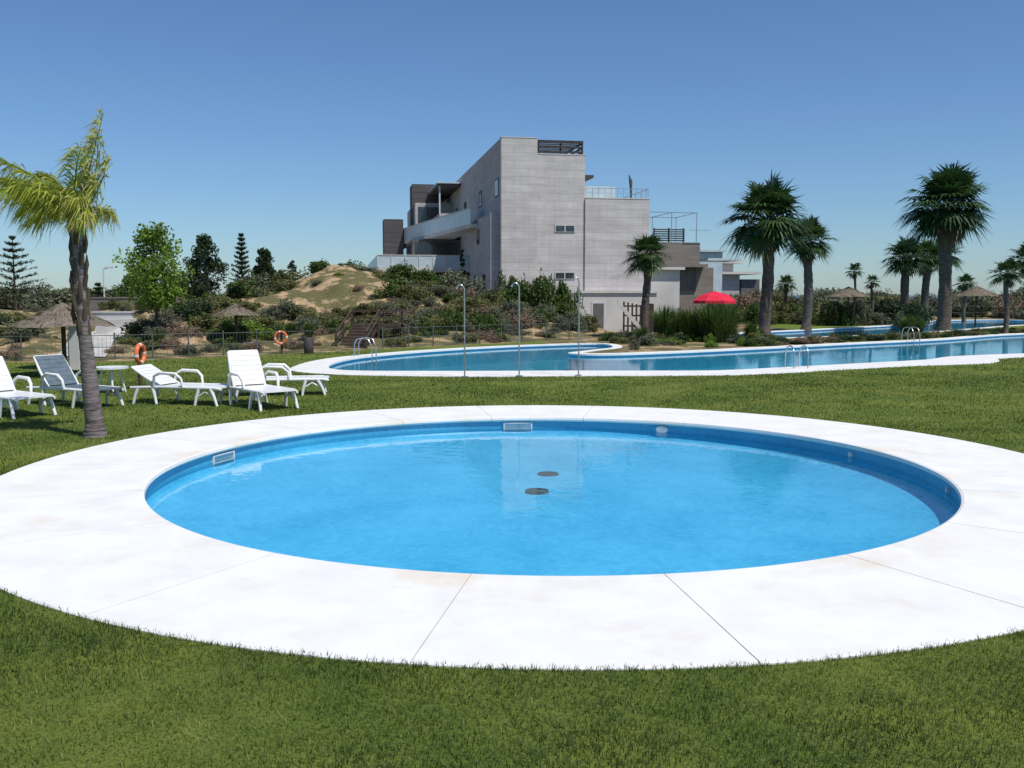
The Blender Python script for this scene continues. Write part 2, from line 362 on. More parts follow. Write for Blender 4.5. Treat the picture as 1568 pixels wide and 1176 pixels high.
def freepool(name,P,W,zw=-.07,dep=-.5):
    e=empty(name); n=len(P); O=offset(P,W); I2=offset(P,.03)
    c=MB()
    rings=[(O,-.1),(O,.012),(P,.012),(P,-.03),(I2,-.03)]
    V=np.concatenate([np.column_stack([p,np.full(n,z)]) for p,z in rings])
    c.add(V,[(i*n+j,i*n+(j+1)%n,(i+1)*n+(j+1)%n,(i+1)*n+j) for i in range(4) for j in range(n)],0)
    c.build('coping',['coping'],e)
    c=MB(); V=np.concatenate([np.column_stack([I2,np.full(n,z)]) for z in (-.03,-.10,dep)])
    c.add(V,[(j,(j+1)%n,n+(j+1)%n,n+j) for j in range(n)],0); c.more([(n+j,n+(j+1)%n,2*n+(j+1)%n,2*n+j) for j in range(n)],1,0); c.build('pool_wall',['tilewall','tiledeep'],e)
    c=MB(); c.add(np.column_stack([offset(P,.04),np.full(n,dep)]),list(range(n)),0); c.build('pool_floor',['tiledeep'],e)
    c=MB(); c.add(np.column_stack([offset(P,.028),np.full(n,zw)]),list(range(n)),0); c.build('water',['water'],e)
    return e
freepool('swimming_pool',bigP,bigW); freepool('lagoon_pool',secP,secW)

# ------------------------------------------------------------ lawn grass blades
def grass():
    g=MB()
    for (y0,y1,dens,w_,h_,br) in ((2.2,4.6,9000,.0030,.026,-.06),(4.6,7.5,4000,.0045,.028,.05),(7.5,12,1700,.007,.028,.15),(12,19.5,700,.011,.028,.22),(19.5,27,200,.018,.03,.25)):
        hw=.60*y1+1.0; n=int(dens*(y1-y0)*2*hw)
        x=RS.uniform(-hw,hw,n); y=RS.uniform(y0,y1,n)
        def wob(a,bb): return np.sin(x*a+1.7*np.sin(y*bb))*np.sin(y*a*1.13+1.4*np.sin(x*bb*.9+1))
        pn=.5+.30*wob(1.3,.9)+.18*wob(4.1,2.9)+.16*wob(11.3,7.1)
        k=(np.abs(x)<.60*y+1.0)&(((x-CX)**2+(y-CY)**2)>(RO-.010)**2)&(y<YB(x))&(RS.rand(n)<.55+.6*(1-pn))
        if y1>17: k&=~inpoly(x,y,offset(bigP,bigW-.02)); k&=~((x>1)&(y>25))
        x=x[k];y=y[k];pn=pn[k]; n=len(x)
        az=RS.uniform(0,2*math.pi,n); ln=RS.uniform(.2,1.3,n)*h_; hh=h_*RS.uniform(.35,1.2,n)*(.8+.4*(1-pn))
        bx,by=np.cos(az),np.sin(az); sx,sy=-by*w_*.5,bx*w_*.5
        V=np.empty((n,5,3)); z0=np.full(n,-.002)
        V[:,0]=np.stack([x-sx,y-sy,z0],1); V[:,1]=np.stack([x+sx,y+sy,z0],1)
        V[:,2]=np.stack([x+bx*ln*.4+sx*.8,y+by*ln*.4+sy*.8,hh*.62],1); V[:,3]=np.stack([x+bx*ln*.4-sx*.8,y+by*ln*.4-sy*.8,hh*.62],1)
        V[:,4]=np.stack([x+bx*ln,y+by*ln,hh],1)
        r=np.clip(br+RS.uniform(0,.45,n)+.85*(pn-.28)+(RS.rand(n)<.03)*.6,0,1)
        base=np.arange(n)[:,None]*5; off=g.nv
        g.add(V.reshape(-1,3),base+np.array([0,1,2,3]),0,np.repeat(r,5)); g.more(base+np.array([3,2,4]),0,off)
    n=3600; a=RS.uniform(0,2*math.pi,n); x=CX+(RO+RS.uniform(-.002,.03,n))*np.cos(a); y=CY+(RO+.012)*np.sin(a)
    k=RS.rand(n)<.5+.5*np.sin(a*23+2*np.sin(a*41)); x=x[k];y=y[k];a=a[k];n=len(x)
    az=a+math.pi+RS.uniform(-1.3,1.3,n); ln=RS.uniform(.005,.03,n); hh=RS.uniform(.012,.036,n); bx,by=np.cos(az),np.sin(az); sx,sy=-by*.002,bx*.002
    V=np.stack([np.stack([x-sx,y-sy,x*0],1),np.stack([x+sx,y+sy,x*0],1),np.stack([x+bx*ln,y+by*ln,hh],1)],1).reshape(-1,3)
    g.add(V,np.arange(3*n).reshape(n,3),0,np.repeat(RS.uniform(0,.6,n),3))
    return g.build('lawn_grass',['blade'])
grass()

# ------------------------------------------------------------ vegetation prototypes
def shrub_mesh(mb,c,rx,rz,nclump,nleaf,lsize,mat=0):
    for i in range(nclump):
        a=RS.uniform(0,2*math.pi); rr=math.sqrt(RS.rand())*.72; el=RS.uniform(.15,.85)
        hh=el*math.sqrt(max(0,1-rr*rr))
        cc=np.array([math.cos(a)*rr*rx,math.sin(a)*rr*rx,hh*rz]); cr=RS.uniform(.22,.42)
        cl=RS.uniform(0,.45)
        P=RS.normal(size=(nleaf,3)); P/=np.linalg.norm(P,axis=1)[:,None]; P*=(RS.rand(nleaf,1)**.45)
        PP=np.array(c)+cc+P*np.array([cr*rx,cr*rx,cr*rz*1.1]); PP[:,2]=np.maximum(PP[:,2],c[2]+.01)
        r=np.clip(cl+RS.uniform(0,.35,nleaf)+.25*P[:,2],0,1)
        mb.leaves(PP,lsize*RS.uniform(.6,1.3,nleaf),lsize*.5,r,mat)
protos={}
def mkproto(key,mat,nc,nl,ls,loc,s):
    mb=MB(); shrub_mesh(mb,(0,0,0),1,1,nc,nl,ls)
    mb.tube([(0,0,-.1),(.03,.02,.4)],[.05,.03],5,1)
    o=mb.build('shrub',[mat,'bark']); o.location=loc; o.scale=s; protos[key]=o
mkproto('mid','leaf_mid',16,110,.075,(-.2,48,h(-.2,48)),(.9,.9,1.8))
mkproto('olive','leaf_olive',16,110,.075,(-9.5,30,h(-9.5,30)),(.8,.8,.7))
mkproto('grey','leaf_grey',18,120,.065,(-3.0,47,h(-3,47)),(1.2,1.2,1.5))
mkproto('bright','leaf_bright',14,100,.075,(-5.8,34,h(-5.8,34)),(.6,.6,.4))
mkproto('dark','leaf_dark',16,110,.075,(-12,36,h(-12,36)),(.9,.9,.9))
mkproto('dry','dryleaf',14,90,.07,(-7,36,h(-7,36)),(.5,.5,.35))
def sh(key,x,y,r,hh):
    inst('shrub',protos[key],(x,y,h(x,y)-.03),random.uniform(0,6.28),(r*random.uniform(.85,1.15),r*random.uniform(.85,1.15),hh))
cnt=0
while cnt<330:
    x=random.uniform(-27,2.2) if cnt<150 else random.uniform(-15,1.5); y=YB(x)+random.uniform(.9,20)
    if -5.7<x<-3.9 and y<32.5: continue
    if 24<y<37 and abs(x-(-11.8-(y-26)*.32))<.9: continue
    on=(abs(x+7.4)<2.6 and 37.5<y<46)
    if on and random.random()<.68: continue
    key=random.choices(['olive','grey','mid','bright','dry','dark'],[5,4.2,2.0,.6,3.0,.9])[0]
    r=random.uniform(.28,.8)*(.62 if y-YB(x)<4 or on else 1); sh(key,x,y,r,r*random.uniform(.5,.85)); cnt+=1
for x,y,k,r,hh in ((-10.6,45.5,'olive',1.1,.9),(-9.4,47,'mid',1.0,.7),(-10.2,43.5,'olive',.9,.6),(-6.0,45,'olive',.8,.6),(-5.0,43.5,'mid',1.1,1.0),(-11.8,44,'grey',1.2,.9),(-8.2,48,'olive',1,.8),(-7.2,47.5,'grey',.9,.4),(-4.0,44,'mid',1.0,1.0),(-4.9,40,'mid',.9,.8),(-4.0,39.5,'olive',.9,.7),(-11.2,40,'mid',1,.7),(-11.4,38,'olive',.9,.7)): sh(k,x,y,r,hh)
for x,y,k,r,hh in ((.6,48.3,'mid',.9,1.9),(1.5,48,'mid',.9,2.1),(2.3,48.4,'mid',.9,2.0),(3.0,48,'mid',.7,1.7),(-1.9,47,'grey',1.0,1.5),(-2.6,46,'grey',1.1,1.7),(-4.2,47.5,'mid',1.2,1.2),(-1,45,'olive',.8,1.0)): sh(k,x,y,r,hh)
for i in range(34):
    x=-4+i*.22; y=YB(x)+random.uniform(3.5,7); sh(random.choice(['grey','olive','grey','mid']),x,y,random.uniform(.45,.75),random.uniform(.4,.8))
for i in range(70):
    x=random.uniform(3.4,9.3); y=27.6+(x-3.6)*.55+random.uniform(.1,6.8)
    sh(random.choice(['mid','olive','bright','dark','grey']),x,y,random.uniform(.22,.5),random.uniform(.16,.42))
for i in range(80):
    t=random.random(); x=8+t*15; y=np.interp(x,[6.4,11,15.7,21,30],[27.9,31.3,34.6,39.3,43.5])+random.uniform(.9,1.9)
    sh(random.choice(['mid','olive','dark','dry']),x,y,random.uniform(.25,.5),random.uniform(.13,.3))
for i in range(60):
    x=random.uniform(7,22); y=random.uniform(50,59)
    if x<9: y=random.uniform(46,49)
    sh(random.choice(['mid','olive','grey','dark']),x,y,random.uniform(.6,1.1),random.uniform(.6,1.5))
for i in range(130):
    x=random.uniform(11,66); y=random.uniform(63,80)
    sh(random.choice(['olive','grey','grey','dry']),x,y,random.uniform(1.2,2.2),random.uniform(1.0,1.7))
for i in range(90):
    x=random.uniform(-52,-14); y=random.uniform(48,66)
    sh(random.choice(['olive','mid','dark','grey']),x,y,random.uniform(1.0,1.9),random.uniform(.8,1.6))

gc=MB()
for i in range(420):
    a=RS.uniform(0,2*math.pi); ln=RS.uniform(.6,1.15); sp=RS.uniform(.05,.62); r0=RS.uniform(0,.18)
    b0=np.array([math.cos(a)*r0,math.sin(a)*r0,0]); o_=np.array([math.cos(a),math.sin(a),0]); s_=np.array([-math.sin(a),math.cos(a),0])*.014
    p1=b0+o_*sp*.4+np.array([0,0,ln*.6]); p2=b0+o_*sp+np.array([0,0,ln*.95-sp*.3])
    gc.add([b0-s_,b0+s_,p1+s_,p1-s_,p2],[(0,1,2,3)],0,RS.rand()); gc.more([[3,2,4]],0,gc.nv-5)
gp=gc.build('ornamental_grass',['leaf_mid']); gp.location=(6.9,33,0); gp.scale=(1.5,1.5,1.45)
for x,y,s_ in ((7.5,33.4,1.3),(6.3,33.6,1.2),(5.3,33,1.25),(5.7,34,1.1),(7.1,32.4,1.0),(4.3,31.5,.6),(8.4,33.5,.7),(14.9,35.9,.9),(15.4,36.2,.8),(23,42,1.0),(24,43,1.1),(-7.2,31,.5),(-2.5,34,.5),(-10,27,.5),(-8.6,29,.5),(-1,35,.6),(-6.3,29.5,.5)):
    inst('ornamental_grass',gp,(x,y,h(x,y)),random.uniform(0,6),(s_,s_,s_*1.05))

# ------------------------------------------------------------ palms
def fan_palm(x,y,zc,Rr,tr,n=46,seed=1):
    global RS
    keep=RS; RS=np.random.RandomState(seed)
    z0=h(x,y)-.05; mb=MB()
    K=26; pts=[(x+.05*math.sin(i*.22+seed),y,z0+(zc-z0)*i/(K-1)) for i in range(K)]
    rs=[tr*(1.3 if i==0 else 1.12 if i==1 else 1-.16*i/K)*(1+.05*RS.normal()) for i in range(K)]; rs[-1]*=.6
    mb.tube(pts,rs,12,1)
    for i in range(54):
        a=i*2.4; zz=zc-Rr*.5*(i/54)-.05; r_=tr*.8
        p=np.array([x+math.cos(a)*r_,y+math.sin(a)*r_,zz]); q=p+np.array([math.cos(a)*.07,math.sin(a)*.07,.14])*Rr/1.7
        mb.tube([p,q],[.045*Rr/1.5,.02],4,1,smooth=False)
    c=np.array([x,y,zc]); wind=np.array([RS.uniform(-.08,.08),0,0])
    nd=int(n*.10); tot=n+nd
    for i in range(tot):
        dead=i>=n
        el=rad(84-118*(i/n)**.95) if not dead else rad(RS.uniform(-75,-50))
        a=i*2.39996+RS.uniform(-.25,.25); el+=RS.uniform(-.16,.16)
        dd=np.array([math.cos(el)*math.cos(a),math.cos(el)*math.sin(a),math.sin(el)])
        ps=Rr*RS.uniform(.36,.60)*(.65 if dead else 1)
        p1=c+dd*ps+np.array([0,0,-.06*Rr])
        mb.tube([c+dd*.08*Rr,p1],[.014*Rr,.008*Rr],3,3 if not dead else 2,caps=False,rnd=.25)
        d2=dd+np.array([0,0,-.26])+wind; d2/=np.linalg.norm(d2)
        s_=np.cross(d2,[0,0,1]); s_/=max(np.linalg.norm(s_),1e-3); up=np.cross(s_,d2)
        rn=(RS.uniform(0,.42) if not dead else RS.uniform(0,.6))
        K2=25; spread=rad(125) if not dead else rad(70)
        for k in range(K2):
            t=(k-(K2-1)/2)/((K2-1)/2); aa=t*spread
            ld=math.cos(aa)*d2+math.sin(aa)*s_+up*(.2*abs(t)); ld/=np.linalg.norm(ld)
            ln=Rr*.58*(1-.25*abs(t))*RS.uniform(.75,1.1)*(.7 if dead else 1)
            wv=np.cross(ld,up); wv/=max(np.linalg.norm(wv),1e-3); wv=wv*Rr*.024
            m_=p1+ld*ln*.55; tip=p1+ld*ln+np.array([0,0,-ln*RS.uniform(.08,.40)])
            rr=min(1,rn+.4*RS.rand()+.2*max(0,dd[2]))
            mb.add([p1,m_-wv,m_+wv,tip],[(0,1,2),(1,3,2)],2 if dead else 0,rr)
    o=mb.build('fan_palm',['leaf_palm','trunk_p','leaf_dead','leaf_mid'])
    RS=keep; return o
fan_palm(9.85,37.0,4.45,1.95,.25,58,11)
fan_palm(13.6,44.0,4.0,1.35,.22,46,12)
fan_palm(19.9,44.0,5.6,2.25,.30,60,13)
fan_palm(21.4,52.0,3.6,1.45,.24,42,14)
fan_palm(23.6,54.5,3.7,1.4,.22,40,15)
fan_palm(25.2,56,3.9,1.3,.22,38,25)
fan_palm(5.05,36.0,3.1,1.05,.16,38,16)
fan_palm(17.9,50.0,2.85,.6,.07,20,17)
fan_palm(19.4,51.5,2.3,.55,.08,20,18)
fan_palm(20.6,39.8,2.5,.85,.11,28,19)
fan_palm(21.9,40.6,3.1,1.0,.13,32,20)
fan_palm(17.2,60,2.3,.8,.12,26,21)
fan_palm(27.5,58,2.3,.8,.12,26,22)

def feather_palm():
    mb=MB()
    cen=np.array([(-4.73,10.7,-.05),(-4.73,10.7,.15),(-4.76,10.7,.5),(-4.79,10.7,1.0),(-4.82,10.69,1.5),(-4.84,10.68,1.9),(-4.84,10.68,2.2),(-4.82,10.68,2.45)])
    tt=np.linspace(0,len(cen)-1,110); P=np.stack([np.interp(tt,range(len(cen)),cen[:,k]) for k in range(3)],1)
    rr=np.interp(P[:,2],[-.05,.05,.15,.4,.8,1.2,1.6,2.1,2.3,2.45],[.145,.125,.10,.092,.080,.068,.062,.075,.07,.05])
    rr=rr*(1+.03*np.sin(np.arange(110)*1.9)+.015*RS.normal(size=110))
    mb.tube(P,rr,16,0)
    for i in range(26):
        a=i*2.4; z=1.10+i*.046; p=np.array([-4.825+math.cos(a)*.056,10.68+math.sin(a)*.056,z]); q=p+np.array([math.cos(a)*.03,math.sin(a)*.03,.22])
        mb.tube([p,(p+q)/2+np.array([math.cos(a)*.014,math.sin(a)*.014,0]),q],[.03,.025,.006],5,1,rnd=RS.uniform(0,.35))
    c=np.array([-4.81,10.68,2.42])
    mb.tube([c-np.array([0,0,.15]),c+np.array([.03,0,.3])],[.07,.035],8,3,rnd=.8)
    fr=[((.12,.0,.50),(.30,.05,1.18),.22,.92),((.20,.1,.40),(.30,-.1,.95),.20,.97),((.04,-.2,.55),(.20,-.3,.75),.22,.8),((.25,.0,.3),(.33,.1,.70),.20,.98),
        ((-.25,-.1,.55),(-.98,-.25,.70),.26,.62),((-.3,.1,.42),(-.95,.3,.50),.26,.66),((-.35,-.3,.38),(-.80,-.55,.28),.26,.7),
        ((-.2,.4,.45),(-.55,.7,.42),.26,.5),((-.12,-.35,.42),(-.35,-.65,.32),.26,.6),((-.25,.15,.3),(-.60,.25,.02),.26,.75),((-.15,-.2,.35),(-.42,-.35,.08),.26,.7),
        ((.20,.2,.25),(.20,.4,.10),.2,.9),((.0,.25,.45),(-.10,.45,.55),.24,.6),((-.45,-.05,.5),(-1.15,.0,.48),.28,.66),((.14,-.15,.2),(.16,-.25,.0),.2,.95),((-.1,.0,.42),(-.38,.05,.52),.26,.7),((-.2,.0,.3),(-.5,-.1,.3),.26,.6),((.05,-.1,.3),(.1,-.3,.2),.22,.8)]
    for c1,c2,ll,rn in fr:
        p0=c; p1=c+np.array(c1); p2=c+np.array(c2); K=46
        rach=np.array([(1-t)**2*p0+2*t*(1-t)*p1+t*t*p2 for t in np.linspace(0,1,K)]); mb.tube(rach[::5],np.linspace(.015,.004,len(rach[::5])),4,3,caps=False,rnd=.8)
        for i in range(5,K):
            t=i/(K-1); dd=rach[min(i+1,K-1)]-rach[i-1]; dd/=np.linalg.norm(dd)
            s_=np.cross(dd,[0,0,1]); s_/=max(np.linalg.norm(s_),.05)
            for sg in (-1,1,-1,1):
                q=s_*sg*.6+dd*.55+np.array([-.42,0,-.12])+RS.normal(size=3)*.30; q/=np.linalg.norm(q)
                ln=ll*(.55+.75*math.sin(math.pi*min(1,t*.85+.1)))*RS.uniform(.6,1.1)
                wv=np.cross(q,RS.normal(size=3)); wv/=np.linalg.norm(wv); wv*=.0085
                b0=rach[i]; m_=b0+q*ln*.5; tip=b0+q*ln+np.array([-.04,0,-ln*RS.uniform(.4,.95)])
                mb.add([b0,m_-wv,m_+wv,tip],[(0,1,2),(1,3,2)],2,float(np.clip(rn+RS.uniform(-.45,.2),0,1)))
    mb.build('feather_palm',['trunk_l','leaf_dead','leaf_feather','leaf_bright'])
feather_palm()

def conifer(x,y,top,Rr,tiers,up=.1,mat='leaf_dark',dense=1.0):
    mb=MB(); z0=h(x,y); mb.tube([(x,y,z0-.1),(x,y,top)],[.09,.015],6,1)
    for i in range(tiers):
        t=i/(tiers-1); z=z0+(top-z0)*(.15+.83*t); r_=Rr*(1-t)**.8+.06
        for k in range(7):
            a=k*2*math.pi/7+i*.6; ln=r_*RS.uniform(.7,1.1); tip=np.array([x+math.cos(a)*ln,y+math.sin(a)*ln,z+ln*up])
            b0=np.array([x,y,z]); mb.tube([b0,tip],[.018,.006],3,1,caps=False)
            m_=int(30*dense); tt=RS.uniform(.15,1,m_)[:,None]; P=b0+(tip-b0)*tt+RS.normal(size=(m_,3))*np.array([.05,.05,.03])
            dr=(tip-b0)/np.linalg.norm(tip-b0)+RS.normal(size=(m_,3))*.5+np.array([0,0,.35])
            mb.leaves(P,.10,.022,RS.uniform(0,.9,m_),0,dr)
    return mb.build('norfolk_pine',[mat,'bark'])
conifer(-26,50,4.65,1.6,10,.3); conifer(-15.5,55,5.1,.8,14,.5); conifer(-22.5,52,2.2,.8,6,.25)

def tree(name,x,y,zlo,ztop,Rr,mat,ncl,nl,ls,tr=.05,cone=0):
    mb=MB(); z0=h(x,y); zb=zlo
    mb.tube([(x,y,z0-.1),(x+.03,y,zb),(x-.02,y,(zb+ztop)/2),(x,y,ztop-.15)],[tr*1.3,tr,tr*.6,tr*.2],7,1)
    for i in range(ncl):
        t=RS.rand(); z=zlo+(ztop-zlo)*t; prof=(math.sin(math.pi*min(.98,(t*.85+.12)))**.7 if not cone else (1-t)**.7+.1)
        a=RS.uniform(0,6.28); r_=Rr*prof*math.sqrt(RS.rand())*.85
        cc=np.array([x+math.cos(a)*r_,y+math.sin(a)*r_,z])
        mb.tube([(x,y,max(zb*.8+z0*.2,z-r_*.9)),cc],[tr*.4,tr*.12],4,1,caps=False)
        cr=Rr*RS.uniform(.16,.34); P=RS.normal(size=(nl,3)); q=np.linalg.norm(P,axis=1)[:,None]; P=P/q*np.minimum(q,1.7)*cr*.6; cl=RS.uniform(0,.5)
        mb.leaves(cc+P,ls*RS.uniform(.6,1.2,nl),ls*.5,np.clip(cl+RS.uniform(0,.5,nl),0,1),0)
    return mb.build(name,[mat,'bark'])
tree('broadleaf_tree',-11.2,30,1.35,3.65,1.12,'leaf_bright',62,75,.07,.05)
tree('pine_tree',-14.4,45,1.5,4.2,1.0,'leaf_dark',62,90,.075,.08)
tree('cypress_tree',-14.2,55,1.4,4.3,.95,'leaf_dark',66,90,.085,.08,cone=1)
tree('cypress_tree',-10.9,47.5,2.2,3.3,.35,'leaf_dark',16,60,.05,.04,cone=1)
tree('cypress_tree',-2.9,56,.6,4.3,.32,'leaf_dark',34,70,.05,.05,cone=1)
for x,y,zt in ((-19.5,50,2.9),(-18,51,2.6),(-20.8,52,2.5),(-17.2,50,2.7)): tree('broadleaf_tree',x,y,1.0,zt,.9,'leaf_mid',30,70,.075,.06)
tree('broadleaf_tree',-8.2,49.5,2.3,3.2,.9,'leaf_mid',26,60,.06,.05)

# ------------------------------------------------------------ building
bd=empty('apartment_building'); ca,sa=math.cos(rad(10.2)),math.sin(rad(10.2))
BT=lambda p:(-.57+ca*p[0]-sa*p[1],52+sa*p[0]+ca*p[1],p[2])
def part(name,boxes,mats):
    mb=MB()
    for bb in boxes: mb.box(bb[0],bb[1],bb[2] if len(bb)>2 else 0,BT)
    return mb.build(name,mats,bd)
part('stair_tower_walls',[((0,0,-1.2),(1.98,31.5,10.03))],['concrete'])
part('side_wall',[((-.03,.02,-1.2),(-.001,31.4,10.0))],['concrete_l'])
part('middle_block',[((1.981,.22,-1.2),(4.69,28,9.22))],['concrete'])
part('right_block',[((4.691,.12,-1.2),(8.37,22,6.9))],['concrete'])
part('parapet_caps',[((1.99,.20,9.221),(4.71,.5,9.27)),((4.70,.10,6.901),(8.39,.4,6.95)),((-.03,-.02,10.031),(2.0,.3,10.07))],['concrete_w'])
part('end_block',[((8.371,1.2,-1.2),(10.6,18,3.05)),((8.372,.9,3.051),(10.8,18,3.2))],['concrete_w'])
part('basement_wall',[((3.9,-.35,-1.2),(8.7,.119,1.72)),((3.8,-.45,1.721),(8.8,.118,1.86))],['concrete_w'])
part('side_plinth',[((-.5,.6,-1.2),(-.031,9,6.1))],['concrete_l'])
wb=[]
for z in (5.25,2.68):
    wb+=[((3.0,.18,z-.2),(4.15,.219,z+.2),0),((3.06,.165,z-.15),(3.54,.179,z+.15),1),((3.61,.165,z-.15),(4.09,.179,z+.15),1)]
part('front_windows',wb,['concrete_w','glassd'])
wb=[]
for l0,z0,z1 in ((.7,7.0,8.0),(6.9,7.0,8.0),(14.2,7.0,8.0),(19,7,8.0),(24,7,8)):
    wb+=[((-.05,l0,z0),(-.031,l0+1.3,z1),0),((-.06,l0+.12,z0+.08),(-.051,l0+1.18,z1-.08),1)]
for l0,z0,z1 in ((4.8,4.6,5.5),(9.5,3.9,5.3),(2.5,1.9,2.8),(6,1.9,2.8)):
    o=-.501 if l0<9 else -.031
    wb+=[((o-.02,l0,z0),(o,l0+1.1,z1),0),((o-.03,l0+.1,z0+.08),(o-.021,l0+1.0,z1-.08),1)]
part('side_windows',wb,['shade','glassd'])
part('basement_door',[((4.95,-.38,-.6),(5.75,-.351,1.25),0),((5.05,-.40,-.6),(5.65,-.381,1.15),1)],['frame','shade'])
sl=[]
for z in (9.35,9.6,9.85): sl.append(((2.05,.3,z),(4.6,.38,z+.1)))
for x_ in (2.05,3.3,4.52): sl.append(((x_,.39,9.27),(x_+.09,.47,9.96)))
for i in range(9): sl.append(((2.0,.5+i*.6,9.98),(4.65,.62+i*.6,10.04)))
for z in (9.35,9.6,9.85): sl.append(((4.52,.48,z),(4.6,5.5,z+.1)))
part('roof_pergola',sl,['darkwood'])
part('roof_canopy',[((4.70,4,8.5),(6.2,8.5,8.66)),((4.70,4.2,6.9),(4.9,8,8.49),1)],['greytower','concrete_l'])
rl=[]
for i in range(11): x_=4.75+i*.355; rl.append(((x_,.2,6.95),(x_+.025,.225,7.45)))
rl+=[((4.75,.19,7.45),(8.35,.235,7.48)),((4.75,.2,7.2),(8.35,.225,7.215)),((8.31,.24,7.45),(8.35,8,7.48))]
for i in range(8): rl.append(((8.31,.6+i,6.95),(8.335,.63+i,7.45)))
part('roof_railing',rl,['metal'])
part('glass_screen',[((4.9,2.2,6.95),(7.0,2.24,7.75)),((4.88,2.2,7.75),(7.02,2.25,7.8))],['railw'])
mb=MB()
def W(p): return np.array(BT(p))
mb.tube([W((7.65,1.2,6.9)),W((7.6,1.2,8.0)),W((7.5,1.2,8.35))],[.03,.10,.02],7,0)
mb.build('closed_parasol',['greytower'],bd)
part('terrace_body',[((10.0,8,-1.2),(15.4,20,3.4)),((11.2,7.9,3.6),(14.4,18,5.0)),((10.9,7.2,3.401),(14.7,20,3.599))],['tan'])
part('terrace_recess_shade',[((12.6,7.96,1.9),(14.2,7.999,3.35))],['shade'])  # flat panel on the wall, painted dark as the shade of a recess
ll=[]
for i in range(6): ll.append(((11.4,8.3,5.1+i*.14),(13.5,8.36,5.18+i*.14)))
for x_ in (11.4,12.4,13.4): ll.append(((x_,8.37,5.0),(x_+.08,8.45,5.95)))
part('louvre_screen',ll,['darkwood'])
fr=[]
for x_ in (10.6,12.5,14.2):
    for y_ in (8.1,12): fr.append(((x_,y_,5.0),(x_+.05,y_+.05,6.9)))
fr+=[((10.6,8.1,6.9),(14.25,8.15,6.95)),((10.6,12,6.9),(14.25,12.05,6.95)),((10.6,8.16,6.9),(10.65,12,6.95)),((14.2,8.16,6.9),(14.25,12,6.95)),((12.5,8.16,6.9),(12.55,12,6.95)),((13.5,7.5,5.75),(14.9,7.53,5.78))]
part('pergola_frame',fr,['metal'])
part('far_block',[((16.5,15.2,-1),(19,26,4.75)),((16.2,14.9,4.751),(19.2,26,4.9))],['railw'])
part('end_terraces',[((21,22.6,-1),(23.6,32,3.3),0),((20.6,22.0,3.301),(25.2,32,3.5),1),((21.2,23,3.501),(23.2,30,4.2),0),((20.9,22.6,4.201),(24,31,4.35),1),((23.7,22.5,1.2),(25.3,30,2.9),2)],['concrete_l','concrete_w','shade'])
part('pale_fascia',[((15.41,9,3.9),(17.8,12,4.05))],['railw'])
part('rear_towers',[((-3.0,23.9,3.4),(-.95,26.4,10.2)),((-5.2,24.2,3.4),(-3.7,26.5,7.5))],['greytower'])
part('side_canopy',[((-1.7,17,9.35),(-.04,30,9.5),1),((-1.75,16.9,9.501),(-.04,30,9.6),0),((-1.6,17.2,6.9),(-1.5,17.3,9.35),0)],['railw','greytower'])
part('upper_floor_wall',[((-2.9,22.2,5.9),(-.04,31,8.6),0),((-1.6,17,5.9),(-.04,22.1,7.4),0),((-2.7,22.17,6.0),(-1.0,22.199,8.3),1)],['concrete_l','glassd'])
part('middle_floor_wall',[((-3.5,17.5,3.4),(-.04,32,5.55),0),((-3.51,18.5,3.5),(-3.501,27,5.3),1),((-3.3,17.47,3.45),(-.3,17.499,5.4),1)],['shade','glassd'])
part('lower_floor_wall',[((-5.4,13,-1),(-.04,32,3.1),0),((-5.0,12.97,.6),(-1.2,12.999,2.8),1),((-5.9,11.1,-1),(-5.6,11.4,3.1),0)],['shade','glassd'])
def poly(mb,P,z0,z1,mat=0):
    n=len(P); V=[BT((p[0],p[1],z0)) for p in P]+[BT((p[0],p[1],z1)) for p in P]
    mb.add(V,[(i,(i+1)%n,n+(i+1)%n,n+i) for i in range(n)],mat); mb.add(V[:n],list(range(n))[::-1],mat); mb.add(V[n:],list(range(n)),mat)
mb=MB(); poly(mb,[(-.51,5.5),(-.9,5.6),(-4.6,31),(-.51,31)],5.6,5.85,0); poly(mb,[(-.88,5.7),(-.93,5.72),(-4.6,30.9),(-4.53,30.9)],5.851,6.75,1)
poly(mb,[(-.86,5.7),(-.97,5.72),(-4.65,30.9),(-4.5,30.9)],6.751,6.82,0)
mb.build('side_balcony',['concrete_w','railw'],bd)
part('lower_terrace',[((-6.3,10.8,3.1),(-.04,32,3.4),0),((-6.25,10.82,3.401),(-.06,10.87,4.15),1),((-6.28,10.88,3.401),(-6.23,31,4.15),1),((-6.3,10.79,4.151),(-.05,10.9,4.2),0)],['concrete_w','railw'])
part('terrace_mullions',[((-6.27+i*.89,10.78,3.401),(-6.22+i*.89,10.819,4.15)) for i in range(8)],['frame'])
part('far_fascia',[((-9.5,24,3.2),(-6.4,26,3.6),0),((-9.3,24.5,1),(-6.4,26,3.19),1)],['tan','shade'])
mb=MB()
A=[(3.2,46.5,.9),(4.35,46.5,-.55),(4.35,46.5,-.25),(3.2,46.5,1.15)]; B_=[(a,b_+.15,c_) for a,b_,c_ in A]
mb.add(A+B_,[(0,1,2,3),(7,6,5,4),(0,4,5,1),(1,5,6,2),(2,6,7,3),(3,7,4,0)])
for i in range(7): mb.box((3.3+i*.15,46.7,-.6),(3.3+(i+1)*.15,47.6,.75-i*.19))
mb.build('garden_stair',['concrete_w'])
mb=MB()
for i in range(7): mb.box((5.3+i*.2,45.5,-.5),(5.38+i*.2,45.58,1.3-.04*i))
for z in (.1,.6,1.05): mb.box((5.3,45.59,z),(6.6,45.65,z+.07))
for i in range(6): mb.box((6.7,45.6+i*.3,-.5),(6.78,45.68+i*.3,1.2))
mb.build('wooden_gate',['wood'])
mb=MB()
